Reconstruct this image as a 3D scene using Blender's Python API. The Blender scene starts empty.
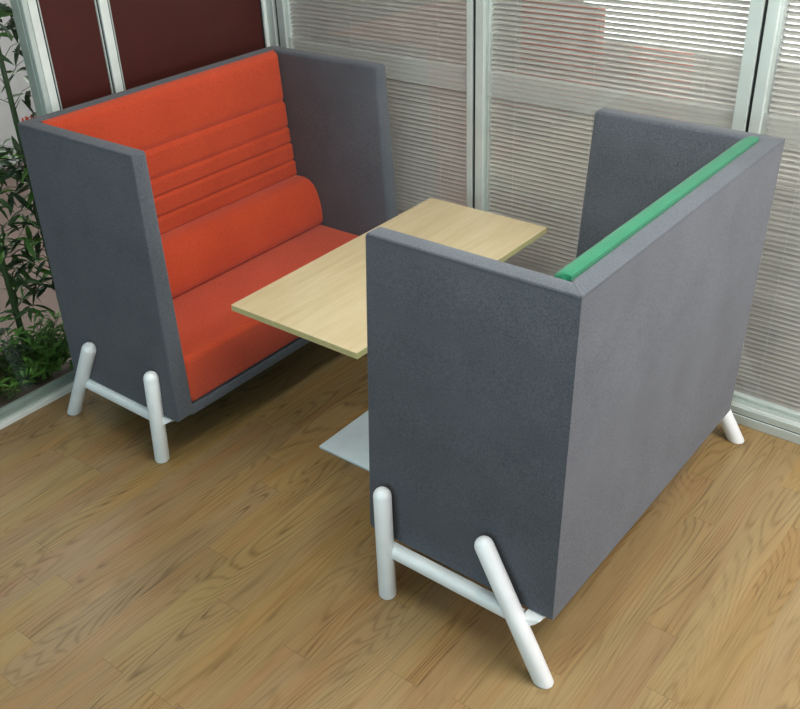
import bpy, bmesh, math, random
from mathutils import Vector, Matrix, Euler
random.seed(7)
C = bpy.context.scene.collection
PI = math.pi

# ------------------------------------------------------------------ camera, world, lights
R = Vector((0.78767625, 0.61504137, -0.03592002))
U = Vector((-0.29467722, 0.42730843, 0.85473554))
F = Vector((-0.54104664, 0.66267007, -0.51781937))
cam_data = bpy.data.cameras.new('camera')
cam_data.sensor_fit = 'HORIZONTAL'
cam_data.sensor_width = 36.0
cam_data.lens = 951.495 / 800 * 36.0
cam_data.clip_start = 0.05
cam = bpy.data.objects.new('camera', cam_data)
m = Matrix((R, U, -F)).transposed().to_4x4()
m.translation = Vector((2.3785, -2.6140, 2.4011))
cam.matrix_world = m
C.objects.link(cam)
bpy.context.scene.camera = cam

scn = bpy.context.scene
scn.view_settings.view_transform = 'Standard'
scn.view_settings.look = 'None'
scn.view_settings.gamma = 1
scn.view_settings.use_curve_mapping = False
scn.view_settings.exposure = 0.0

w = bpy.data.worlds.new('world'); scn.world = w
w.use_nodes = True
w.node_tree.nodes['Background'].inputs[0].default_value = (0.62, 0.90, 1.0, 1)
w.node_tree.nodes['Background'].inputs[1].default_value = 0.13

def area(name, loc, target, sx, sy, power, col=(1, 1, 1)):
    l = bpy.data.lights.new(name, 'AREA'); l.shape = 'RECTANGLE'
    l.size = sx; l.size_y = sy; l.energy = power; l.color = col
    o = bpy.data.objects.new(name, l); C.objects.link(o)
    o.location = loc
    d = Vector(target) - Vector(loc)
    o.rotation_euler = d.to_track_quat('-Z', 'Y').to_euler()
    return o
# ceiling panel lamps of the room (their frames are built further down)
LAMPS = [(2.45, 0.10, 46), (0.30, -0.35, 8), (3.0, -1.05, 12), (1.15, -1.05, 15)]
for i, (lx, ly, pw) in enumerate(LAMPS):
    area('ceiling_lamp_light', (lx, ly, 2.765), (lx, ly, 0), 0.56, 1.1, pw, (0.97, 1.0, 0.94))
# daylight coming along the blinds from the right, an added front fill, and lamps in the spaces beyond the glass
area('right_window_daylight', (5.2, -0.1, 1.75), (0, -0.3, 0.7), 2.4, 1.3, 92, (1.0, 0.86, 0.91))
area('front_cool_fill', (1.2, -5.6, 1.25), (1.0, -0.7, 0.75), 4.0, 1.5, 80, (0.64, 0.88, 1.0))  # unseen fill added to brighten and cool the near sofa faces
area('neighbour_room_lamp_light', (0.6, 2.6, 2.7), (0.6, 2.6, 0), 1.2, 1.2, 16, (1, 0.97, 0.92))
area('neighbour_room_lamp_light', (-2.6, 0.2, 2.7), (-2.4, -0.1, 0), 1.0, 1.0, 60, (1, 0.98, 0.95))

# ------------------------------------------------------------------ material helpers
def mat(name):
    mm = bpy.data.materials.new(name); mm.use_nodes = True
    nt = mm.node_tree
    return mm, nt, nt.nodes['Principled BSDF']
def N(nt, typ, **kw):
    n = nt.nodes.new(typ)
    for k, v in kw.items():
        if hasattr(n, k): setattr(n, k, v)
    return n
def simple(name, col, rough=0.5, metal=0.0, spec=0.5):
    mm, nt, b = mat(name)
    b.inputs['Roughness'].default_value = rough
    b.inputs['Metallic'].default_value = metal
    b.inputs['Specular IOR Level'].default_value = spec
    tc = N(nt, 'ShaderNodeTexCoord'); ns = N(nt, 'ShaderNodeTexNoise')
    ns.inputs['Scale'].default_value = 9; nt.links.new(tc.outputs['Object'], ns.inputs['Vector'])
    r = N(nt, 'ShaderNodeValToRGB')
    r.color_ramp.elements[0].position = 0.3; r.color_ramp.elements[1].position = 0.7
    r.color_ramp.elements[0].color = (col[0]*0.94, col[1]*0.94, col[2]*0.94, 1)
    r.color_ramp.elements[1].color = (min(1, col[0]*1.05), min(1, col[1]*1.05), min(1, col[2]*1.05), 1)
    nt.links.new(ns.outputs['Fac'], r.inputs['Fac']); nt.links.new(r.outputs['Color'], b.inputs['Base Color'])
    return mm
def fabric(name, dark, light, bump=0.25, sheen=0.15, scale=900):
    mm, nt, b = mat(name)
    b.inputs['Roughness'].default_value = 0.92
    b.inputs['Specular IOR Level'].default_value = 0.15
    b.inputs['Sheen Weight'].default_value = sheen
    b.inputs['Sheen Roughness'].default_value = 0.6
    tc = N(nt, 'ShaderNodeTexCoord')
    n1 = N(nt, 'ShaderNodeTexNoise'); n1.inputs['Scale'].default_value = 190; n1.inputs['Detail'].default_value = 4
    n1.inputs['Roughness'].default_value = 0.7
    n2 = N(nt, 'ShaderNodeTexNoise'); n2.inputs['Scale'].default_value = 5; n2.inputs['Detail'].default_value = 3
    for n in (n1, n2): nt.links.new(tc.outputs['Object'], n.inputs['Vector'])
    mx = N(nt, 'ShaderNodeMath', operation='MULTIPLY_ADD')
    mx.inputs[1].default_value = 0.22; nt.links.new(n2.outputs['Fac'], mx.inputs[0]); 
    ml = N(nt, 'ShaderNodeMath', operation='MULTIPLY'); ml.inputs[1].default_value = 0.78
    nt.links.new(n1.outputs['Fac'], ml.inputs[0]); nt.links.new(ml.outputs[0], mx.inputs[2])
    r = N(nt, 'ShaderNodeValToRGB')
    r.color_ramp.elements[0].position = 0.38; r.color_ramp.elements[1].position = 0.62
    r.color_ramp.elements[0].color = (*dark, 1); r.color_ramp.elements[1].color = (*light, 1)
    nt.links.new(mx.outputs[0], r.inputs['Fac']); nt.links.new(r.outputs['Color'], b.inputs['Base Color'])
    vo = N(nt, 'ShaderNodeTexVoronoi'); vo.inputs['Scale'].default_value = scale
    nt.links.new(tc.outputs['Object'], vo.inputs['Vector'])
    bp = N(nt, 'ShaderNodeBump'); bp.inputs['Strength'].default_value = bump; bp.inputs['Distance'].default_value = 0.001
    nt.links.new(vo.outputs['Distance'], bp.inputs['Height']); nt.links.new(bp.outputs['Normal'], b.inputs['Normal'])
    return mm

def floor_material():
    mm, nt, b = mat('oak_plank_floor')
    L = nt.links.new
    tc = N(nt, 'ShaderNodeTexCoord')
    sep = N(nt, 'ShaderNodeSeparateXYZ'); L(tc.outputs['Object'], sep.inputs[0])
    PW, PL = 0.112, 1.18
    def math_(op, a, bb=None, c=None):
        n = N(nt, 'ShaderNodeMath', operation=op)
        for i, v in enumerate((a, bb, c)):
            if v is None: continue
            if isinstance(v, (int, float)): n.inputs[i].default_value = v
            else: L(v, n.inputs[i])
        return n.outputs[0]
    xs = math_('DIVIDE', math_('ADD', sep.outputs['X'], 20.035), PW)
    row = math_('FLOOR', xs); fx = math_('FRACT', xs)
    wn = N(nt, 'ShaderNodeTexWhiteNoise', noise_dimensions='1D'); L(row, wn.inputs['W'])
    ys = math_('ADD', math_('DIVIDE', math_('ADD', sep.outputs['Y'], 20.0), PL), math_('MULTIPLY', wn.outputs['Value'], 3.0))
    colm = math_('FLOOR', ys); fy = math_('FRACT', ys)
    idv = N(nt, 'ShaderNodeCombineXYZ'); L(row, idv.inputs[0]); L(colm, idv.inputs[1])
    wn2 = N(nt, 'ShaderNodeTexWhiteNoise', noise_dimensions='2D'); L(idv.outputs[0], wn2.inputs['Vector'])
    # grain: contour bands of a stretched noise field, offset per plank
    off = N(nt, 'ShaderNodeVectorMath', operation='SCALE'); L(wn2.outputs['Color'], off.inputs[0]); off.inputs['Scale'].default_value = 13.0
    st = N(nt, 'ShaderNodeCombineXYZ')
    L(math_('MULTIPLY', sep.outputs['X'], 11.0), st.inputs[0]); L(math_('MULTIPLY', sep.outputs['Y'], 1.35), st.inputs[1])
    pos = N(nt, 'ShaderNodeVectorMath', operation='ADD'); L(st.outputs[0], pos.inputs[0]); L(off.outputs[0], pos.inputs[1])
    big = N(nt, 'ShaderNodeTexNoise'); big.inputs['Scale'].default_value = 0.55; big.inputs['Detail'].default_value = 1.5
    big.inputs['Roughness'].default_value = 0.35
    L(pos.outputs[0], big.inputs['Vector'])
    rings = math_('SINE', math_('MULTIPLY', big.outputs['Fac'], 190.0))
    rings = math_('POWER', math_('MULTIPLY_ADD', rings, 0.5, 0.5), 3.4)
    # fine pores
    pv = N(nt, 'ShaderNodeCombineXYZ')
    L(math_('MULTIPLY', sep.outputs['X'], 250.0), pv.inputs[0]); L(math_('MULTIPLY', sep.outputs['Y'], 3.6), pv.inputs[1])
    pv2 = N(nt, 'ShaderNodeVectorMath', operation='ADD'); L(pv.outputs[0], pv2.inputs[0]); L(off.outputs[0], pv2.inputs[1])
    pore = N(nt, 'ShaderNodeTexNoise'); pore.inputs['Scale'].default_value = 1.0; pore.inputs['Detail'].default_value = 3
    L(pv2.outputs[0], pore.inputs['Vector'])
    md = N(nt, 'ShaderNodeTexNoise'); md.inputs['Scale'].default_value = 1.7; md.inputs['Detail'].default_value = 4
    L(pos.outputs[0], md.inputs['Vector'])
    # strong wood streaks in patches only
    patch = N(nt, 'ShaderNodeTexNoise'); patch.inputs['Scale'].default_value = 0.5
    L(pos.outputs[0], patch.inputs['Vector'])
    pm = N(nt, 'ShaderNodeMapRange'); pm.inputs[1].default_value = 0.36; pm.inputs[2].default_value = 0.62
    L(patch.outputs['Fac'], pm.inputs[0])
    g = math_('MULTIPLY', rings, math_('MULTIPLY_ADD', pm.outputs[0], 0.85, 0.15))
    g = math_('MULTIPLY_ADD', g, 0.31, math_('MULTIPLY', md.outputs['Fac'], 0.44))
    pr = N(nt, 'ShaderNodeMapRange'); pr.inputs[1].default_value = 0.50; pr.inputs[2].default_value = 0.72
    L(pore.outputs['Fac'], pr.inputs[0])
    g = math_('ADD', g, math_('MULTIPLY', pr.outputs[0], 0.27))
    r = N(nt, 'ShaderNodeValToRGB'); L(g, r.inputs['Fac'])
    e = r.color_ramp.elements
    e[0].position = 0.12; e[0].color = (0.315, 0.222, 0.098, 1)
    e[1].position = 0.85; e[1].color = (0.060, 0.038, 0.014, 1)
    x = e.new(0.42); x.color = (0.238, 0.158, 0.066, 1)
    # per-plank tone
    hs = N(nt, 'ShaderNodeHueSaturation'); L(r.outputs['Color'], hs.inputs['Color'])
    L(math_('MULTIPLY_ADD', wn2.outputs['Value'], 0.10, 0.93), hs.inputs['Value'])
    sc = N(nt, 'ShaderNodeSeparateColor'); L(wn2.outputs['Color'], sc.inputs[0])
    L(math_('MULTIPLY_ADD', sc.outputs[0], 0.012, 0.4925), hs.inputs['Hue'])
    L(math_('MULTIPLY_ADD', sc.outputs[1], 0.12, 0.95), hs.inputs['Saturation'])
    warm = N(nt, 'ShaderNodeTexNoise'); warm.inputs['Scale'].default_value = 0.9; L(pos.outputs[0], warm.inputs['Vector'])
    wr = N(nt, 'ShaderNodeMapRange'); wr.inputs[1].default_value = 0.45; wr.inputs[2].default_value = 0.75; wr.inputs[4].default_value = 0.55
    L(warm.outputs['Fac'], wr.inputs[0])
    wmix = N(nt, 'ShaderNodeMix', data_type='RGBA', blend_type='MULTIPLY'); L(wr.outputs[0], wmix.inputs['Factor'])
    L(hs.outputs[0], wmix.inputs['A']); wmix.inputs['B'].default_value = (1.08, 0.80, 0.62, 1)
    # joints
    ex = math_('MINIMUM', fx, math_('SUBTRACT', 1.0, fx)); ey = math_('MINIMUM', fy, math_('SUBTRACT', 1.0, fy))
    jx = math_('LESS_THAN', ex, 0.008); jy = math_('LESS_THAN', ey, 0.0014)
    j = math_('MAXIMUM', math_('MULTIPLY', jx, 0.12), math_('MULTIPLY', jy, 0.28))
    mix = N(nt, 'ShaderNodeMix', data_type='RGBA'); L(j, mix.inputs['Factor']); L(wmix.outputs['Result'], mix.inputs['A'])
    mix.inputs['B'].default_value = (0.05, 0.03, 0.015, 1)
    L(mix.outputs['Result'], b.inputs['Base Color'])
    rr = N(nt, 'ShaderNodeMapRange'); rr.inputs[3].default_value = 0.34; rr.inputs[4].default_value = 0.48
    L(md.outputs['Fac'], rr.inputs[0]); L(rr.outputs[0], b.inputs['Roughness'])
    b.inputs['Specular IOR Level'].default_value = 0.35
    bp = N(nt, 'ShaderNodeBump'); bp.inputs['Strength'].default_value = 0.12; bp.inputs['Distance'].default_value = 0.002
    L(math_('SUBTRACT', 1.0, math_('ADD', j, math_('MULTIPLY', g, 0.4))), bp.inputs['Height'])
    L(bp.outputs['Normal'], b.inputs['Normal'])
    return mm

def maple_material(name, a, c):
    mm, nt, b = mat(name); L = nt.links.new
    b.inputs['Roughness'].default_value = 0.13
    tc = N(nt, 'ShaderNodeTexCoord'); mp = N(nt, 'ShaderNodeMapping')
    mp.inputs['Scale'].default_value = (26, 2.4, 26); L(tc.outputs['Object'], mp.inputs['Vector'])
    n = N(nt, 'ShaderNodeTexNoise'); n.inputs['Scale'].default_value = 1.0; n.inputs['Detail'].default_value = 5
    n.inputs['Distortion'].default_value = 0.6
    L(mp.outputs[0], n.inputs['Vector'])
    mp2 = N(nt, 'ShaderNodeMapping'); mp2.inputs['Scale'].default_value = (150, 9, 150); L(tc.outputs['Object'], mp2.inputs['Vector'])
    n2 = N(nt, 'ShaderNodeTexNoise'); n2.inputs['Scale'].default_value = 1.0; n2.inputs['Detail'].default_value = 2
    L(mp2.outputs[0], n2.inputs['Vector'])
    ad = N(nt, 'ShaderNodeMath', operation='MULTIPLY_ADD'); ad.inputs[1].default_value = 0.35
    L(n2.outputs['Fac'], ad.inputs[0])
    ml = N(nt, 'ShaderNodeMath', operation='MULTIPLY'); ml.inputs[1].default_value = 0.65
    L(n.outputs['Fac'], ml.inputs[0]); L(ml.outputs[0], ad.inputs[2])
    r = N(nt, 'ShaderNodeValToRGB'); L(ad.outputs[0], r.inputs['Fac'])
    r.color_ramp.elements[0].position = 0.3; r.color_ramp.elements[1].position = 0.72
    r.color_ramp.elements[0].color = (*a, 1); r.color_ramp.elements[1].color = (*c, 1)
    L(r.outputs['Color'], b.inputs['Base Color'])
    return mm

def glass_material(name, tint, ior=1.5, haze=0.0):
    mm = bpy.data.materials.new(name); mm.use_nodes = True; nt = mm.node_tree
    nt.nodes.clear(); L = nt.links.new
    out = N(nt, 'ShaderNodeOutputMaterial'); mx = N(nt, 'ShaderNodeMixShader')
    lw = N(nt, 'ShaderNodeLayerWeight'); lw.inputs['Blend'].default_value = 0.5
    pw_ = N(nt, 'ShaderNodeMath', operation='POWER'); pw_.inputs[1].default_value = 5.0
    L(lw.outputs['Facing'], pw_.inputs[0])
    fr = N(nt, 'ShaderNodeMath', operation='MULTIPLY_ADD'); fr.inputs[1].default_value = 0.96; fr.inputs[2].default_value = 0.035
    L(pw_.outputs[0], fr.inputs[0])
    tr = N(nt, 'ShaderNodeBsdfTransparent'); tr.inputs[0].default_value = (*tint, 1)
    gl = N(nt, 'ShaderNodeBsdfGlossy'); gl.inputs['Roughness'].default_value = 0.02
    L(fr.outputs[0], mx.inputs[0]); L(tr.outputs[0], mx.inputs[1]); L(gl.outputs[0], mx.inputs[2])
    if haze > 0:
        df = N(nt, 'ShaderNodeBsdfDiffuse'); df.inputs[0].default_value = (0.8, 0.8, 0.8, 1)
        m2 = N(nt, 'ShaderNodeMixShader'); m2.inputs[0].default_value = haze
        L(mx.outputs[0], m2.inputs[1]); L(df.outputs[0], m2.inputs[2]); L(m2.outputs[0], out.inputs[0])
    else:
        L(mx.outputs[0], out.inputs[0])
    return mm

def frosted_material(name):
    mm = bpy.data.materials.new(name); mm.use_nodes = True; nt = mm.node_tree
    nt.nodes.clear(); L = nt.links.new
    out = N(nt, 'ShaderNodeOutputMaterial')
    tr = N(nt, 'ShaderNodeBsdfTransparent'); tr.inputs[0].default_value = (0.96, 0.96, 0.95, 1)
    df = N(nt, 'ShaderNodeBsdfDiffuse'); df.inputs[0].default_value = (0.95, 0.94, 0.93, 1)
    tl_ = N(nt, 'ShaderNodeBsdfTranslucent'); tl_.inputs[0].default_value = (0.9, 0.9, 0.88, 1)
    m1 = N(nt, 'ShaderNodeMixShader'); m1.inputs[0].default_value = 0.5
    m2 = N(nt, 'ShaderNodeMixShader'); m2.inputs[0].default_value = 0.24
    L(df.outputs[0], m1.inputs[1]); L(tl_.outputs[0], m1.inputs[2])
    L(tr.outputs[0], m2.inputs[1]); L(m1.outputs[0], m2.inputs[2]); L(m2.outputs[0], out.inputs[0])
    return mm
def emit(name, col, s):
    mm, nt, b = mat(name)
    b.inputs['Base Color'].default_value = (0.8, 0.8, 0.8, 1)
    b.inputs['Emission Color'].default_value = (*col, 1); b.inputs['Emission Strength'].default_value = s
    return mm

M = {}
M['floor'] = floor_material()
M['grey'] = fabric('grey_wool_fabric', (0.053, 0.062, 0.076), (0.104, 0.117, 0.140))
M['seam'] = fabric('grey_seam_thread', (0.045, 0.053, 0.068), (0.06, 0.07, 0.085))
M['orange'] = fabric('orange_wool_fabric', (0.42, 0.043, 0.014), (0.58, 0.074, 0.024), bump=0.2)
M['green'] = fabric('green_wool_fabric', (0.006, 0.13, 0.062), (0.011, 0.20, 0.097), bump=0.2)
M['white'] = simple('white_powder_coat', (0.84, 0.91, 0.92), 0.38)
M['table_top'] = maple_material('maple_laminate', (0.60, 0.50, 0.32), (0.51, 0.41, 0.24))
M['table_edge'] = maple_material('maple_edge_band', (0.56, 0.52, 0.27), (0.49, 0.44, 0.21))
M['base'] = simple('pale_grey_steel', (0.70, 0.82, 0.86), 0.3)
M['alu'] = simple('silver_aluminium', (0.50, 0.57, 0.54), 0.38, 0.15)
M['alu_white'] = simple('white_aluminium', (0.74, 0.80, 0.76), 0.35, 0.1)
M['gasket'] = simple('black_rubber', (0.008, 0.008, 0.009), 0.6)
M['maroon'] = simple('maroon_laminate', (0.058, 0.011, 0.008), 0.5, 0, 0.25)
M['glass'] = glass_material('clear_glass', (0.955, 0.975, 0.965))
M['film'] = frosted_material('frosted_film')
M['slat'] = simple('beige_grey_slat', (0.55, 0.505, 0.48), 0.28, 0.2)
M['cord'] = simple('white_cord', (0.62, 0.60, 0.56), 0.7)
M['wall'] = simple('pale_grey_wall', (0.62, 0.62, 0.62), 0.8)
M['ceiling'] = simple('white_ceiling', (0.8, 0.8, 0.78), 0.9)
M['lobby_floor'] = simple('brown_pink_tile', (0.19, 0.135, 0.115), 0.55)
M['stem'] = simple('green_bamboo_cane', (0.035, 0.075, 0.022), 0.45)
M['leaf_dark'] = simple('dark_green_leaf', (0.030, 0.070, 0.024), 0.5)
M['leaf_mid'] = simple('mid_green_leaf', (0.055, 0.125, 0.034), 0.5)
M['leaf_bright'] = simple('bright_green_leaf', (0.10, 0.25, 0.04), 0.5)
M['lamp'] = emit('lamp_diffuser', (1, 0.98, 0.94), 4.0)
M['daylight'] = emit('daylight_sky', (0.95, 0.97, 1.0), 3.2)
M['red'] = simple('red_lettering', (0.62, 0.06, 0.03), 0.5)
M['red_soft'] = fabric('red_upholstery', (0.75, 0.19, 0.13), (0.9, 0.28, 0.2))
M['white_lam'] = simple('white_laminate', (0.8, 0.8, 0.8), 0.4)

# ------------------------------------------------------------------ mesh helpers
def obj(name, bm, material, parent=None, smooth=None, label=None):
    bmesh.ops.recalc_face_normals(bm, faces=bm.faces)
    me = bpy.data.meshes.new(name); bm.to_mesh(me); bm.free()
    o = bpy.data.objects.new(name, me); C.objects.link(o)
    for k in (material if isinstance(material, (list, tuple)) else [material]): me.materials.append(k)
    if smooth is not None:
        for p in me.polygons: p.use_smooth = True
        try: me.set_sharp_from_angle(angle=math.radians(smooth))
        except Exception: pass
    if parent: o.parent = parent
    if label: o['label'] = label
    return o
def tag(o, label, cat, group=None, kind=None):
    o['label'] = label; o['category'] = cat
    if group: o['group'] = group
    if kind: o['kind'] = kind
    return o
def thing(name, label, cat, loc=(0, 0, 0), rz=0, group=None):
    o = bpy.data.objects.new(name, None); C.objects.link(o)
    o.location = loc; o.rotation_euler = (0, 0, rz); o.empty_display_size = 0.1
    return tag(o, label, cat, group)
def box(bm, x0, x1, y0, y1, z0, z1, bev=0.0, seg=2, f=None):
    vs = [bm.verts.new((x, y, z)) for x in (x0, x1) for y in (y0, y1) for z in (z0, z1)]
    q = [(0, 1, 3, 2), (4, 6, 7, 5), (0, 4, 5, 1), (2, 3, 7, 6), (0, 2, 6, 4), (1, 5, 7, 3)]
    fs = [bm.faces.new([vs[i] for i in k]) for k in q]
    if f: 
        for v in vs: v.co = f(*v.co)
    if bev:
        es = list({e for fc in fs for e in fc.edges})
        bmesh.ops.bevel(bm, geom=es, offset=bev, segments=seg, profile=0.5, affect='EDGES')
def prism(bm, pts, z0, z1, f=None, bev=0.0, seg=3, keep=()):
    """footprint polygon extruded in z; f maps the points"""
    lo = [bm.verts.new((x, y, z0)) for x, y in pts]; hi = [bm.verts.new((x, y, z1)) for x, y in pts]
    fs = [bm.faces.new(lo[::-1]), bm.faces.new(hi)]
    n = len(pts)
    for i in range(n): fs.append(bm.faces.new((lo[i], lo[(i+1) % n], hi[(i+1) % n], hi[i])))
    if f:
        for v in lo + hi: v.co = f(*v.co)
    if bev:
        bad = {e for i in keep for e in fs[2+i].edges}
        es = [e for e in {e for fc in fs for e in fc.edges} if e not in bad]
        bmesh.ops.bevel(bm, geom=es, offset=bev, segments=seg, profile=0.5, affect='EDGES')
def tube(bm, pts, r, n=10, caps=True):
    pts = [Vector(p) for p in pts]; rings = []
    rs = r if isinstance(r, (list, tuple)) else [r]*len(pts)
    ref = None
    for i, p in enumerate(pts):
        t = (pts[min(i+1, len(pts)-1)] - pts[max(i-1, 0)]).normalized()
        if ref is None:
            ref = Vector((0, 0, 1)) if abs(t.z) < 0.9 else Vector((1, 0, 0))
        a = t.cross(ref).normalized(); b2 = t.cross(a).normalized()
        ref = (ref - t * ref.dot(t)).normalized() if abs(ref.dot(t)) < 0.99 else ref
        rings.append([bm.verts.new(p + (a*math.cos(2*PI*k/n) + b2*math.sin(2*PI*k/n)) * rs[i]) for k in range(n)])
    for q in range(len(rings)-1):
        for k in range(n):
            bm.faces.new((rings[q][k], rings[q][(k+1) % n], rings[q+1][(k+1) % n], rings[q+1][k]))
    if caps:
        bm.faces.new(rings[0]); bm.faces.new(rings[-1][::-1])
def struct(name, bm, m_, parent=None, smooth=None):
    o = obj(name, bm, m_, parent, smooth)
    if parent is None: o['kind'] = 'structure'
    return o

XW, YW = -1.198, 0.840
# ------------------------------------------------------------------ the setting
bm = bmesh.new(); box(bm, XW-0.012, 6, -6, YW+0.012, -0.05, 0); struct('floor', bm, M['floor'])
bm = bmesh.new(); box(bm, -6, XW-0.012, -6, 6, -0.05, 0); box(bm, XW-0.012, 6, YW+0.012, 6, -0.05, 0)
struct('floor_outside', bm, M['lobby_floor'])
bm = bmesh.new(); box(bm, -6, 6, -6, 6, 2.8, 2.85); struct('ceiling', bm, M['ceiling'])
T = 2.795
bm = bmesh.new(); box(bm, -4.35, -4.25, -6, 6, 0, 2.8); struct('wall_left_far', bm, M['wall'])
# far wall behind the blinds with a wide window
bm = bmesh.new()
box(bm, -4.25, 6, 4.6, 4.7, 0, 0.5); box(bm, -4.25, 6, 4.6, 4.7, 2.3, 2.8)
box(bm, -4.25, -1.5, 4.6, 4.7, 0.5, 2.3); box(bm, 3.2, 6, 4.6, 4.7, 0.5, 2.3)
struct('wall_back_far', bm, M['wall'])
bm = bmesh.new()
for x in (-1.5, 0.05, 1.6, 3.15): box(bm, x, x+0.05, 4.61, 4.68, 0.5, 2.3)
box(bm, -1.45, 3.15, 4.61, 4.68, 0.5, 0.54)
wf = struct('window_1', bm, M['alu_white'])
bm = bmesh.new(); box(bm, -1.45, 3.15, 4.685, 4.69, 0.54, 2.3); obj('daylight_pane', bm, M['daylight'], wf)

# left partition: aluminium frame, glass bay, two maroon panels
T = 2.795
fx = XW
def lf(y0, y1, z0, z1, xf=0.006, xb=0.025, bev=0.002): box(bm, fx-xb, fx+xf, y0, y1, z0, z1, bev)
bm = bmesh.new()
lf(-4.2, -0.496, 0, 0.028)                       # bottom rail under the glass
lf(-0.451, -0.414, 0, T, 0.004)                  # white stile right of the glass
lf(-0.496, YW-0.03, 0, 0.05)
lf(-0.127, -0.085, 0.05, T)
lf(0.808, 0.838, 0.05, T)
struct('trim_1', bm, M['alu_white'])
bm = bmesh.new()
box(bm, fx-0.075, fx-0.026, -0.478, -0.419, 0, T)      # deep jamb seen through the glass
box(bm, fx-0.090, fx-0.075, -0.470, -0.419, 0, T)
box(bm, fx-0.026, fx-0.0, -0.474, -0.4525, 0.028, T)
box(bm, fx-0.050, fx-0.026, -4.2, -0.479, 0, 0.030)    # stepped inner rails
box(bm, fx-0.070, fx-0.0505, -4.2, -0.479, 0, 0.016)
box(bm, fx-0.090, fx-0.0705, -4.2, -0.479, 0, 0.040)
struct('trim_2', bm, M['alu'])
bm = bmesh.new()
for yy in (-0.4135, -0.136, -0.0845, 0.7985): lf(yy, yy+0.0085, 0.05, T, -0.004, 0.02, 0)
struct('trim_3', bm, M['gasket'])
bm = bmesh.new()
for yy in (-0.405, -0.1415, -0.076): lf(yy, yy+0.005, 0.05, T, -0.001, 0.02, 0)
struct('trim_4', bm, M['alu'])
bm = bmesh.new()
lf(-0.400, -0.1415, 0.05, T, -0.008, 0.03, 0); lf(-0.071, 0.7985, 0.05, T, -0.008, 0.03, 0)
struct('wall_left', bm, M['maroon'])
bm = bmesh.new(); lf(-4.2, -0.4745, 0.028, T, -0.012, 0.018, 0)
gl = struct('window_2', bm, M['glass'])

# back partition: corner post, mullions, rails, three glazed bays
bm = bmesh.new()
def fr(x0, x1, z0=0.0, z1=T, y0=YW-0.012, y1=YW+0.03): box(bm, x0, x1, y0, y1, z0, z1, 0.002)
P0, P1, P2, P3, P4, P5 = -1.078, 0.007, 0.100, 1.194, 1.294, 2.60
fr(XW+0.004, -1.146); fr(-1.128, -1.084, y0=YW-0.004)
fr(P1, 0.037); fr(0.053, 0.094)
fr(P3, 1.243); fr(1.256, 1.296)
BAYS = ((-1.084, P1), (0.094, P3), (1.296, P5))
for a, c in BAYS:
    fr(a, c, 0.0, 0.042, YW-0.012); fr(a, c, 0.046, 0.078, YW-0.006)
fr(P5, 2.68)
struct('trim_5', bm, M['alu'])
bm = bmesh.new()
for a, c in BAYS:
    box(bm, a, c, YW+0.002, YW+0.09, 0.078, 0.090, 0.002)
    box(bm, a, c, YW+0.03, YW+0.1, 0, 0.078)
    box(bm, a, c, YW+0.0, YW+0.1, 2.70, T, 0.002)
for a, c in ((XW+0.004, -1.084), (P1, 0.094), (P3, 1.296)):
    box(bm, a, c, YW+0.031, YW+0.1, 0, T)
struct('trim_6', bm, M['alu_white'])
bm = bmesh.new()
box(bm, 0.037, 0.053, YW+0.0, YW+0.0305, 0, T); box(bm, 1.243, 1.256, YW+0.0, YW+0.0305, 0, T)
box(bm, -1.146, -1.128, YW+0.008, YW+0.0305, 0, T)
box(bm, -1.084, P5, YW-0.004, YW+0.03, 0.042, 0.046)
box(bm, XW+0.007, P5, YW-0.0115, YW-0.0005, 0, 0.003)
struct('trim_7', bm, M['gasket'])

def blind(x0, x1, label, cords, tilt=31, group='venetian blinds in the glazed back partition'):
    b = thing('venetian_blind', label, 'window blind', ((x0+x1)/2, YW+0.040, 0.090), 0, group)
    ox, oy, oz = b.location
    n0, pitch, W = 0, 0.0209, 0.0235
    a0, a1 = x0+0.010-ox, x1-0.008-ox
    bm = bmesh.new()
    z = 0.135; th = math.radians(tilt); random_ = random.Random(int(x0*100)+5)
    while z < 2.60:
        t = th + math.radians(random_.uniform(-2.2, 2.2)); dz = random_.uniform(-0.0008, 0.0008)
        secs = []
        for k in range(5):
            s = (k/4 - 0.5)
            bulge = 0.0028*(1-4*s*s)
            # room edge low, outer edge high
            py = s*W*math.cos(t) - bulge*math.sin(t); pz = s*W*math.sin(t) + bulge*math.cos(t)
            secs.append((py, pz))
        up = [(p, q) for p, q in secs]; dn = [(p, q-0.0005) for p, q in secs][::-1]
        ring = up + dn
        L_ = [bm.verts.new((a0, p, z-oz+q+dz)) for p, q in ring]; R_ = [bm.verts.new((a1, p, z-oz+q+dz)) for p, q in ring]
        m_ = len(ring)
        for i in range(m_): bm.faces.new((L_[i], L_[(i+1) % m_], R_[(i+1) % m_], R_[i]))
        bm.faces.new(L_); bm.faces.new(R_[::-1])
        z += pitch
    obj('slats', bm, M['slat'], b, smooth=50)
    bm = bmesh.new(); box(bm, a0, a1, -0.012, 0.012, 0.006, 0.022, 0.003); obj('bottom_rail', bm, M['alu_white'], b)
    bm = bmesh.new(); box(bm, a0, a1, -0.014, 0.014, 2.52, 2.585, 0.003); obj('head_rail', bm, M['alu_white'], b)
    for cx_ in cords:
        bm = bmesh.new()
        for dy in (-0.0125, 0.0125): tube(bm, [(cx_-ox, dy, 0.02), (cx_-ox, dy, 2.53)], 0.0008, 5)
        obj('ladder_cord', bm, M['cord'], b)
    return b
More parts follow.
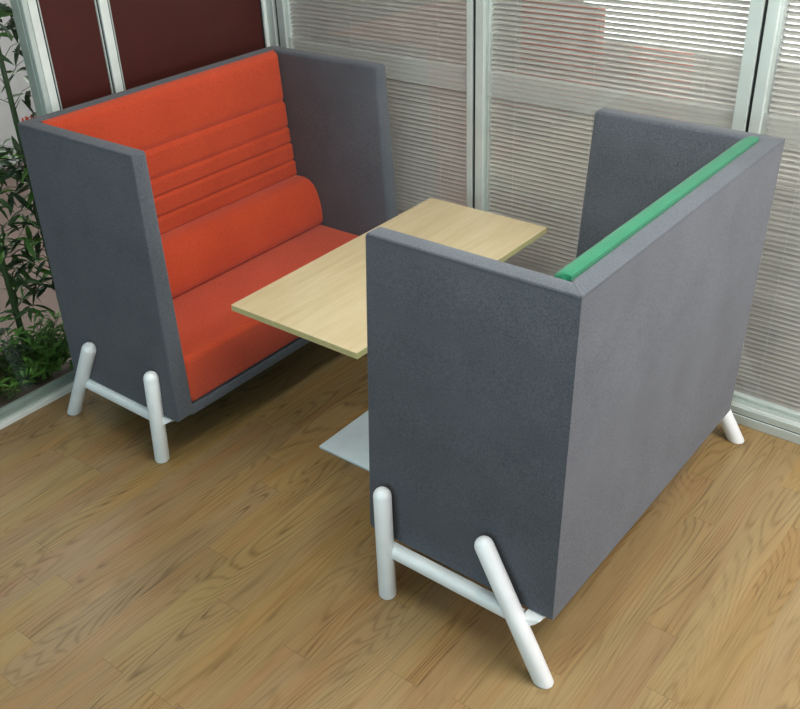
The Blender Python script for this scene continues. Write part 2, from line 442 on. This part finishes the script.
def glazing(i, x0, x1):
    bm = bmesh.new(); box(bm, x0, x1, YW+0.006, YW+0.012, 0.090, 2.70)
    g = struct('window_%d' % i, bm, M['glass'])
    bm = bmesh.new(); box(bm, x0, x1, YW+0.088, YW+0.094, 0.090, 2.70); obj('rear_pane', bm, M['glass'], g)
    bm = bmesh.new(); box(bm, x0, x1, YW+0.0125, YW+0.0135, 1.205, 1.318); obj('frosted_band', bm, M['film'], g)
for i, (a, c) in enumerate(BAYS): glazing(3+i, a, c)
blind(*BAYS[0], 'closed beige-grey venetian blind in the bay beside the corner, behind the orange sofa', (-0.95, -0.68, -0.17))
blind(*BAYS[1], 'beige-grey venetian blind in the middle bay, between the two silver mullions behind the table', (0.232, 0.60, 1.055))
blind(*BAYS[2], 'bright venetian blind in the rightmost bay beside the back of the green-lined sofa', (1.452, 2.0, 2.45))

# ceiling lamps of the room
LAMP_AT = ('over the right-hand blind bay', 'over the maple table', 'right of the green-lined sofa, over open floor', 'over the floor in front of the table')
for i, (lx, ly, pw) in enumerate(LAMPS):
    t = thing('ceiling_lamp', 'square-edged white ceiling panel lamp ' + LAMP_AT[i], 'lamp', (lx, ly, 2.77), 0, 'ceiling panel lamps')
    bm = bmesh.new(); box(bm, -0.3, 0.3, -0.575, 0.575, 0.012, 0.03, 0.002); obj('lamp_frame', bm, M['white_lam'], t)
    bm = bmesh.new(); box(bm, -0.28, 0.28, -0.55, 0.55, 0.004, 0.0115); obj('diffuser', bm, M['lamp'], t)

# ------------------------------------------------------------------ sofas
def sofa(name_label, xb, y0, ang, sg, D, L, H, zb, bb, bf, e, f_, leg, cloth, group, tail, top_up=0.001, top_out=0.0):
    """u = depth from the back, v = along the seat, z up; every face leans a little between top and bottom"""
    root = thing('high_back_sofa', name_label, 'sofa', (xb, y0, 0), ang, group)
    t = 0.066
    def fm(u, v, z):
        k = (H - z) / (H - zb)
        uu = u + k*(bb + (bf-bb)*u/D)
        vv = v + k*(e*(1-v/L) - f_*v/L)
        return Vector((sg*uu, vv, z))
    g = 0.0006
    bm = bmesh.new(); prism(bm, [(0, g), (0, L-g), (t, L-t-g), (t, t+g)], zb, H, fm, 0.007, 3, (0, 1, 3))
    back = obj('back_panel', bm, M['grey'], root, smooth=50)
    for s in (0, 1):
        pts = [(g, 0), (D, 0), (D, t), (t+g, t)]
        if s: pts = [(u, L-v) for u, v in pts][::-1]
        # side outline with a rounded lower front corner
        bm = bmesh.new()
        rr = 0.020; prof = [(D, H)]
        prof += [(D-rr+rr*math.cos(a), zb+rr+rr*math.sin(a)) for a in [0, -PI/8, -PI/4, -3*PI/8, -PI/2]]
        prof += [(0, zb), (0, H)]
        v0, v1 = (0, t) if s == 0 else (L, L-t)
        def inner(u): return u if u > t else t
        outer = [bm.verts.new(fm(u if u > 0 else g, v0, z)) for u, z in prof]
        inn = [bm.verts.new(fm(u if u > 0 else t+g, v1 + (0.016 if s == 0 else -0.016)*(H-z)/(H-zb), z)) for u, z in prof]
        fs = [bm.faces.new(outer), bm.faces.new(inn[::-1])]
        n = len(prof)
        for i in range(n): fs.append(bm.faces.new((outer[i], inn[i], inn[(i+1) % n], outer[(i+1) % n])))
        bmesh.ops.recalc_face_normals(bm, faces=bm.faces)
        bad = set(fs[2+n-2].edges) | set(fs[0].edges)
        es = [ed for ed in bm.edges if ed not in bad and ed.is_manifold and ed.calc_face_angle(0) > 0.6]
        bmesh.ops.bevel(bm, geom=es, offset=0.014, segments=4, profile=0.5, affect='EDGES')
        bm.edges.ensure_lookup_table()
        es = [ed for ed in bm.edges if ed.is_manifold and ed.calc_face_angle(0) > 0.9 and
              all(abs(vt.co.y - fm(0, v0, vt.co.z).y) < 0.004 for vt in ed.verts)
              and not all(abs(vt.co.x - fm(0, v0, vt.co.z).x) < 0.002 for vt in ed.verts)]
        bmesh.ops.bevel(bm, geom=es, offset=0.006, segments=2, profile=0.5, affect='EDGES')
        ep = obj('end_panel', bm, M['grey'], root, smooth=50)
        bm = bmesh.new(); vv = 0.0 if s == 0 else L
        o_ = -0.0002 if s == 0 else 0.0002
        tube(bm, [fm(0.010, vv+o_, H-0.0065), fm(D-0.014, vv+o_, H-0.0065)], 0.0008, 5)
        obj('seam', bm, M['seam'], ep)
    bm = bmesh.new()
    tube(bm, [fm(-0.0002, 0.008, H-0.0075), fm(-0.0002, L-0.008, H-0.0075)], 0.0008, 5)
    obj('seam', bm, M['seam'], back)
    # seat box in grey below the cushion
    bm = bmesh.new(); box(bm, t+0.001, D-0.001, t+0.001, L-t-0.001, zb+0.001, 0.262, 0.004, 2, fm)
    obj('seat_base', bm, M['grey'], root, smooth=50)
    # seat cushion
    bm = bmesh.new(); box(bm, t+0.002, D+0.004, t+0.002, L-t-0.002, 0.264, 0.470, 0.030, 5, fm)
    obj('seat_cushion', bm, cloth, root, smooth=60)
    # quilted backrest: a height field over v and z
    pads = [(0.700, 0.780, 0.122), (0.780, 0.868, 0.116), (0.868, 0.945, 0.110), (0.945, 1.074, 0.106), (1.074, H+top_up, 0.100+top_out)]
    zs = []
    for (a, c, dpt) in pads:
        k = 14 if c-a > 0.15 else 9
        for i in range(k):
            s = i/k; zs.append((a+(c-a)*s, a, c, dpt))
    zs.append((H+top_up, pads[-1][0], H+top_up, pads[-1][2]))
    vsn = [t+0.001+(L-2*t-0.002)*x for x in ([0, .003, .008, .016, .03, .05] + [i/16 for i in range(2, 15)] + [.95, .97, .984, .992, .997, 1])]
    def depth(v, z, a, c, dpt):
        edge = min(z-a, c-z)
        top = (c > 1.2 and c-z < edge+1e-9 and c-z < 0.03)
        r_ = 0.030 if top else 0.012; amp = 0.028 if top else 0.011
        k = min(1, max(0, edge)/r_); gz = amp*(1-math.sqrt(max(0, 1-(1-k)**2)))
        ev = min(v-t, L-t-v); kk = min(1, max(0, ev)/0.022); gv = 0.020*(1-math.sqrt(max(0, 1-(1-kk)**2)))
        return dpt - gz - gv
    bm = bmesh.new()
    grid = [[bm.verts.new(fm(depth(v, z, a, c, dpt), v, z)) for v in vsn] for (z, a, c, dpt) in zs]
    rear = [[bm.verts.new(fm(t+0.001, v, z)) for v in vsn] for (z, a, c, dpt) in (zs[0], zs[-1])]
    for i in range(len(zs)-1):
        for j in range(len(vsn)-1): bm.faces.new((grid[i][j], grid[i][j+1], grid[i+1][j+1], grid[i+1][j]))
    for j in range(len(vsn)-1):
        bm.faces.new((rear[0][j], rear[0][j+1], grid[0][j+1], grid[0][j]))
        bm.faces.new((grid[-1][j], grid[-1][j+1], rear[1][j+1], rear[1][j]))
        bm.faces.new((rear[0][j+1], rear[0][j], rear[1][j], rear[1][j+1]))
    for j in (0, len(vsn)-1):
        bm.faces.new([grid[i][j] for i in range(len(zs))] + [rear[1][j], rear[0][j]])
    obj('backrest', bm, cloth, root, smooth=70)
    # lumbar cushion: profile in (u, z), rounded off at both ends
    prof = [(t+0.003, 0.703), (0.120, 0.705), (0.165, 0.708), (0.200, 0.700), (0.232, 0.676), (0.250, 0.640), (0.262, 0.595), (0.268, 0.550),
            (0.269, 0.510), (0.264, 0.484), (0.252, 0.4725), (0.20, 0.472), (t+0.003, 0.472)]
    cu, cz = 0.13, 0.58
    steps = [(0, 0.90), (0.004, 0.945), (0.011, 0.975), (0.022, 0.993), (0.036, 1.0)]
    st = [(t+0.002+a, s) for a, s in steps] + [(L*0.33, 1), (L*0.5, 1), (L*0.67, 1)] + [(L-t-0.002-a, s) for a, s in steps[::-1]]
    bm = bmesh.new(); rings = []
    for v, s in st:
        ring = []
        for u, z in prof:
            uu = u if u < 0.1 else cu+(u-cu)*s
            zz = z if z < 0.48 else cz+(z-cz)*s
            if z > 0.48 and u < 0.1: zz = cz+(z-cz)*s
            ring.append(bm.verts.new(fm(uu, v, zz)))
        rings.append(ring)
    for i in range(len(rings)-1):
        for j in range(len(prof)):
            j2 = (j+1) % len(prof); bm.faces.new((rings[i][j], rings[i][j2], rings[i+1][j2], rings[i+1][j]))
    bm.faces.new(rings[0]); bm.faces.new(rings[-1][::-1])
    obj('lumbar_cushion', bm, cloth, root, smooth=60)
    # white leg frames: two splayed posts and a crossbar at each end
    rad = 0.0305
    TB, TF, FB, FF, zl, oT, oB = leg
    for s in (0, 1):
        def P(u, o, z):
            v = -o if s == 0 else L+o-0.022
            return Vector((sg*u, v, z))
        for (ut, ub) in ((TB, FB), (TF, FF)):
            a, c = P(ut, oT, zl), P(ub, oB, 0.0)
            ax = (a-c).normalized()
            bm = bmesh.new(); n = 24
            e1 = ax.cross(Vector((0, 1, 0))).normalized(); e2 = ax.cross(e1).normalized()
            def ring(cen, r_): return [bm.verts.new(cen + (e1*math.cos(2*PI*k/n)+e2*math.sin(2*PI*k/n))*r_) for k in range(n)]
            low = []
            for k in range(n):   # foot cut flat by the floor
                d_ = (e1*math.cos(2*PI*k/n)+e2*math.sin(2*PI*k/n))*(rad-0.003)
                q = c + d_; q = q - ax*(q.z-0.0005)/ax.z; low.append(bm.verts.new(q))
            low2 = []
            for k in range(n):
                d_ = (e1*math.cos(2*PI*k/n)+e2*math.sin(2*PI*k/n))*rad
                q = c + d_; q = q - ax*(q.z-0.005)/ax.z; low2.append(bm.verts.new(q))
            rs = [low, low2, ring(a, rad)]
            for th in (20, 40, 58, 74): rs.append(ring(a+ax*rad*math.sin(math.radians(th)), rad*math.cos(math.radians(th))))
            for i in range(len(rs)-1):
                for k in range(n): bm.faces.new((rs[i][k], rs[i][(k+1) % n], rs[i+1][(k+1) % n], rs[i+1][k]))
            bm.faces.new(low[::-1]); bm.faces.new(rs[-1])
            obj('leg', bm, M['white'], root, smooth=50)
        # crossbar with a flat tail that turns in under the body at one end
        zc = zb - 0.0245
        kB = zc/zl; ub_ = FB+(TB-FB)*kB; uf_ = FF+(TF-FF)*kB; o_ = oB+(oT-oB)*kB
        h = 0.0235
        bm = bmesh.new()
        ends = []
        for q in (P(uf_, o_-0.022, zc), P(ub_, o_-0.022, zc)):
            ends.append([bm.verts.new(q+Vector((0, dy*h, dz*h))) for dy, dz in ((-1, -0.6), (-0.6, -1), (0.6, -1), (1, -0.6), (1, 0.6), (0.6, 1), (-0.6, 1), (-1, 0.6))])
        for k in range(8): bm.faces.new((ends[0][k], ends[0][(k+1) % 8], ends[1][(k+1) % 8], ends[1][k]))
        bm.faces.new(ends[0]); bm.faces.new(ends[1][::-1])
        obj('crossbar', bm, M['white'], root, smooth=50)
        front = (tail == 'front') if s == 0 else (tail != 'front')
        u0_, dr = (uf_, 1) if front else (ub_, -1)
        bm = bmesh.new()
        q0 = [P(u0_+dr*0.010, o_-0.022-a_, zz) for a_, zz in ((-h, zc-h), (-h, zc+h*0.9), (0.05, zc+h*0.9), (0.05, zc-h))]
        q1 = [P(u0_+dr*c_, o_-0.022-a_, zz) for c_, a_, zz in ((0.052, -0.2*h, zc+h*0.2), (0.066, 0.0, zc+h*0.9), (0.066, 0.05, zc+h*0.9), (0.060, 0.05, zc-h*0.2))]
        A_ = [bm.verts.new(x) for x in q0]; B_ = [bm.verts.new(x) for x in q1]
        bm.faces.new(A_); bm.faces.new(B_[::-1])
        for k in range(4): bm.faces.new((A_[k], A_[(k+1) % 4], B_[(k+1) % 4], B_[k]))
        obj('crossbar_end', bm, M['white'], root)
    return root

LEG = (0.2375, 0.6349, -0.002, 0.6170, 0.4120, 0.0560, 0.0780)
sofa('grey high-backed booth sofa with orange seat and quilted orange backrest, against the maroon panels',
     -1.0477, -0.7017, 0.0041, 1, 0.6944, 1.4192, 1.312, 0.2185, 0.0513, 0.0520, -0.0500, -0.0104, (0.2345, 0.6349, 0.0102, 0.6192, 0.4019, 0.0620, 0.0760), M['orange'], None, 'front')
sofa('grey high-backed booth sofa lined in green, seen from behind in the right foreground',
     1.4331, -0.7472, -0.0063, -1, 0.6933, 1.4039, 1.306, 0.2090, 0.0095, 0.0356, -0.0247, 0.0560, LEG, M['green'], None, 'back', 0.010, 0.028)

# ------------------------------------------------------------------ table
tb = thing('table', 'rectangular pale maple table on a flat white steel foot between the two sofas', 'table', (0.212, 0.062, 0))
def tl(x, y, z): return Vector((x-0.212, y-0.062, z))
bm = bmesh.new(); box(bm, -0.0972, 0.5198, -0.5677, 0.6926, 0.7169, 0.7419, 0.0012, 1, tl)
for f in bm.faces:
    f.material_index = 1 if abs(f.normal.z) < 0.5 else 0
top = obj('table_top', bm, [M['table_top'], M['table_edge']], tb)
bm = bmesh.new(); box(bm, 0.058, 0.366, -0.336, 0.46, 0.0005, 0.013, 0.003, 2, tl)
obj('base_plate', bm, M['base'], tb, smooth=40)
bm = bmesh.new(); box(bm, 0.177, 0.247, 0.03, 0.10, 0.013, 0.694, 0.006, 2, tl)
obj('column', bm, M['base'], tb, smooth=40)
bm = bmesh.new(); box(bm, 0.04, 0.38, -0.15, 0.28, 0.694, 0.716, 0.003, 2, tl)
obj('top_bracket', bm, M['base'], tb, smooth=40)

# ------------------------------------------------------------------ plants behind the left glass
def leaf(bm, base, d, length, width, droop=0.25, roll=0.0):
    d = d.normalized(); side = d.cross(Vector((0, 0, 1)))
    if side.length < 1e-3: side = Vector((1, 0, 0))
    side.normalize(); side = (Matrix.Rotation(roll, 3, d) @ side)
    nrm = side.cross(d).normalized()
    pts = []
    for s, wd in ((0, .06), (.22, .72), (.5, 1), (.78, .62), (1, .02)):
        c = base + d*length*s - Vector((0, 0, 1))*droop*length*s*s
        pts.append((c - side*width*0.5*wd + nrm*0.12*width*wd, c, c + side*width*0.5*wd + nrm*0.12*width*wd))
    vs = [[bm.verts.new(p) for p in row] for row in pts]
    for i in range(4):
        for j in range(2): bm.faces.new((vs[i][j], vs[i][j+1], vs[i+1][j+1], vs[i+1][j]))
def bamboo(loc, h, label, twigs, seed, lm, zr=(0.25, 1.0), lean=(0, 0), yspread=(-1, 1), extra=()):
    rn = random.Random(seed)
    t = thing('bamboo_plant', label, 'plant', loc, 0, 'bamboo plants behind the left glass')
    bm = bmesh.new(); z = 0.0; pts = []; rs = []
    while z < h:
        k = z/h; c = Vector((lean[0]*k, lean[1]*k, z))
        r0 = 0.0165*(1-0.45*k)
        for dz, rr in ((0, 1.0), (0.008, 1.14), (0.016, 1.0), (0.10, 0.97)):
            pts.append(c+Vector((0, 0, dz))); rs.append(r0*rr)
        z += 0.17
    tube(bm, pts, rs, 12)
    bm_tw = bm; leaves = [bmesh.new(), bmesh.new()]
    for kk in range(twigs+len(extra)):
        z = h*rn.uniform(*zr); a = rn.uniform(-PI, PI); k = z/h
        p = Vector((lean[0]*k, lean[1]*k, z)); 
        dy = rn.uniform(*yspread); dx = rn.uniform(-0.7, 0.22)
        d = Vector((dx, dy, rn.uniform(0.15, 0.9))).normalized(); ln = rn.uniform(0.08, 0.24)
        if kk >= twigs:
            z, ey, ln = extra[kk-twigs]; p = Vector((0, 0, z)); d = Vector((-0.15, ey, 0.45)).normalized()
        q = p + d*ln; mid = p + d*ln*0.5 + Vector((0, 0, 0.02))
        tube(bm_tw, [p, mid, q], [0.0022, 0.0016, 0.001], 5)
        for j in range(rn.randint(6, 10)):
            s = rn.uniform(0.35, 1.0); bp = p.lerp(q, s)
            ld = (d*0.5 + Vector((rn.uniform(-.8, .6), rn.uniform(-1, 1), rn.uniform(-1.0, .35)))).normalized()
            leaf(leaves[0 if rn.random() < 0.72 else 1], bp, ld, rn.uniform(0.07, 0.12), rn.uniform(0.018, 0.030), rn.uniform(0.05, 0.4), rn.uniform(-0.9, 0.9))
    for bmx in (bm_tw, *leaves):
        for v in bmx.verts:
            if v.co.x + loc[0] > XW-0.095: v.co.x = XW-0.095-loc[0] - 0.2*min(0.1, (v.co.x+loc[0]-(XW-0.095)))
    obj('cane', bm_tw, M['stem'], t, smooth=40)
    obj('foliage', leaves[0], M[lm], t); obj('foliage', leaves[1], M['leaf_bright'], t, label='bright green younger leaves')
    return t
bamboo((-1.42, -0.495, 0), 1.80, 'tall thick bamboo cane with dark leaves just left of the orange sofa, behind glass', 42, 12, 'leaf_dark', (0.2, 1.0), yspread=(-1, 0.35), extra=((1.14, .7, .12), (1.26, .9, .15), (1.36, .8, .17), (1.45, .9, .14), (1.52, .6, .16), (0.95, .5, .08)))
bamboo((-1.42, -0.725, 0), 1.10, 'bamboo cane with mid-green leaves at the left edge, behind the glass', 30, 23, 'leaf_mid', (0.25, 1.0), yspread=(-0.5, 1))

def shrub(loc, label, n, rad, h, seed, lm, length=(0.05, 0.09), wdt=(0.012, 0.022)):
    rn = random.Random(seed)
    t = thing('leafy_shrub', label, 'plant', loc, 0, None)
    bs = bmesh.new(); bf = bmesh.new()
    for _ in range(n):
        a = rn.uniform(0, 2*PI); rr = rad*math.sqrt(rn.random())
        tip = Vector((rr*math.cos(a)*0.55, rr*math.sin(a), h*rn.uniform(0.08, 1.0)*(1-0.5*(rr/rad)**2)))
        base = Vector((rn.uniform(-.02, .02), rn.uniform(-.05, .05), 0))
        mid = base.lerp(tip, 0.5) + Vector((0, 0, 0.04))
        tube(bs, [base, mid, tip], [0.003, 0.002, 0.001], 5)
        for j in range(9):
            s = 0.35+0.65*j/8; p = base.lerp(mid, s*2) if s < .5 else mid.lerp(tip, s*2-1)
            d = Vector((rn.uniform(-1, 1), rn.uniform(-1, 1), rn.uniform(-0.1, .9)))
            leaf(bf, p, d, rn.uniform(*length), rn.uniform(*wdt), 0.3, rn.uniform(-.6, .6))
    for bmx in (bs, bf):
        for v in bmx.verts:
            if v.co.x + loc[0] > XW-0.095: v.co.x = XW-0.095-loc[0]
            if v.co.z < 0.003: v.co.z = 0.003
    obj('stems', bs, M['stem'], t); obj('foliage', bf, M[lm], t)
shrub((-1.40, -0.70, 0), 'low bright-green leafy shrub at the foot of the left glass', 110, 0.30, 0.36, 5, 'leaf_bright')
shrub((-1.44, -0.93, 0), 'dark-green dense shrub at the left edge, behind the glass', 70, 0.24, 0.58, 9, 'leaf_dark', (0.06, 0.12), (0.018, 0.03))

# small red lettering on the far wall seen through the glass (strokes only, too small to read)
bm = bmesh.new()
for h, dy in ((0.045, 0), (0.05, .03), (0.04, .045), (0.05, .075), (0.04, .095), (0.05, .125)):
    box(bm, -4.249, -4.243, 1.13+dy, 1.142+dy, 0.275, 0.275+h)
tag(obj('wall_sign', bm, M['red']), 'small red lettering low on the far wall, seen through the left glass', 'sign')

# furniture glimpsed through the blinds
def cabinet():
    t = thing('storage_cabinet', 'long low white cabinet glimpsed through the middle blind', 'cabinet', (1.7, 4.1, 0))
    bm = bmesh.new(); box(bm, -1.1, 1.1, -0.2, 0.2, 0, 0.5, 0.004); obj('body', bm, M['white_lam'], t)
    for k in range(4):
        bm = bmesh.new(); box(bm, -1.09+k*0.545, -1.09+k*0.545+0.535, -0.218, -0.201, 0.03, 0.49, 0.002); obj('door', bm, M['white_lam'], t)
cabinet()
def red_chair(loc, rz, label, w=0.3):
    t = thing('lounge_chair', label, 'chair', loc, rz, 'red lounge chairs behind the blinds')
    bm = bmesh.new(); box(bm, -w, w, -0.28, 0.3, 0.20, 0.42, 0.04, 3); obj('seat', bm, M['red_soft'], t, smooth=50)
    bm = bmesh.new(); box(bm, -w, w, 0.20, 0.32, 0.425, 0.93, 0.04, 3); obj('backrest', bm, M['red_soft'], t, smooth=50)
    for sx in (-w+0.05, w-0.05):
        for sy in (-0.22, 0.24):
            bm = bmesh.new(); tube(bm, [(sx, sy, 0.0), (sx*0.95, sy*0.95, 0.21)], 0.016, 8); obj('leg', bm, M['white_lam'], t)
red_chair((-0.04, 2.75, 0), 0.05, 'narrow red lounge chair glimpsed through the right half of the middle blind', 0.2)
red_chair((-1.33, 3.75, 0), -0.1, 'wide red lounge chair glimpsed through the top left of the middle blind', 0.36)
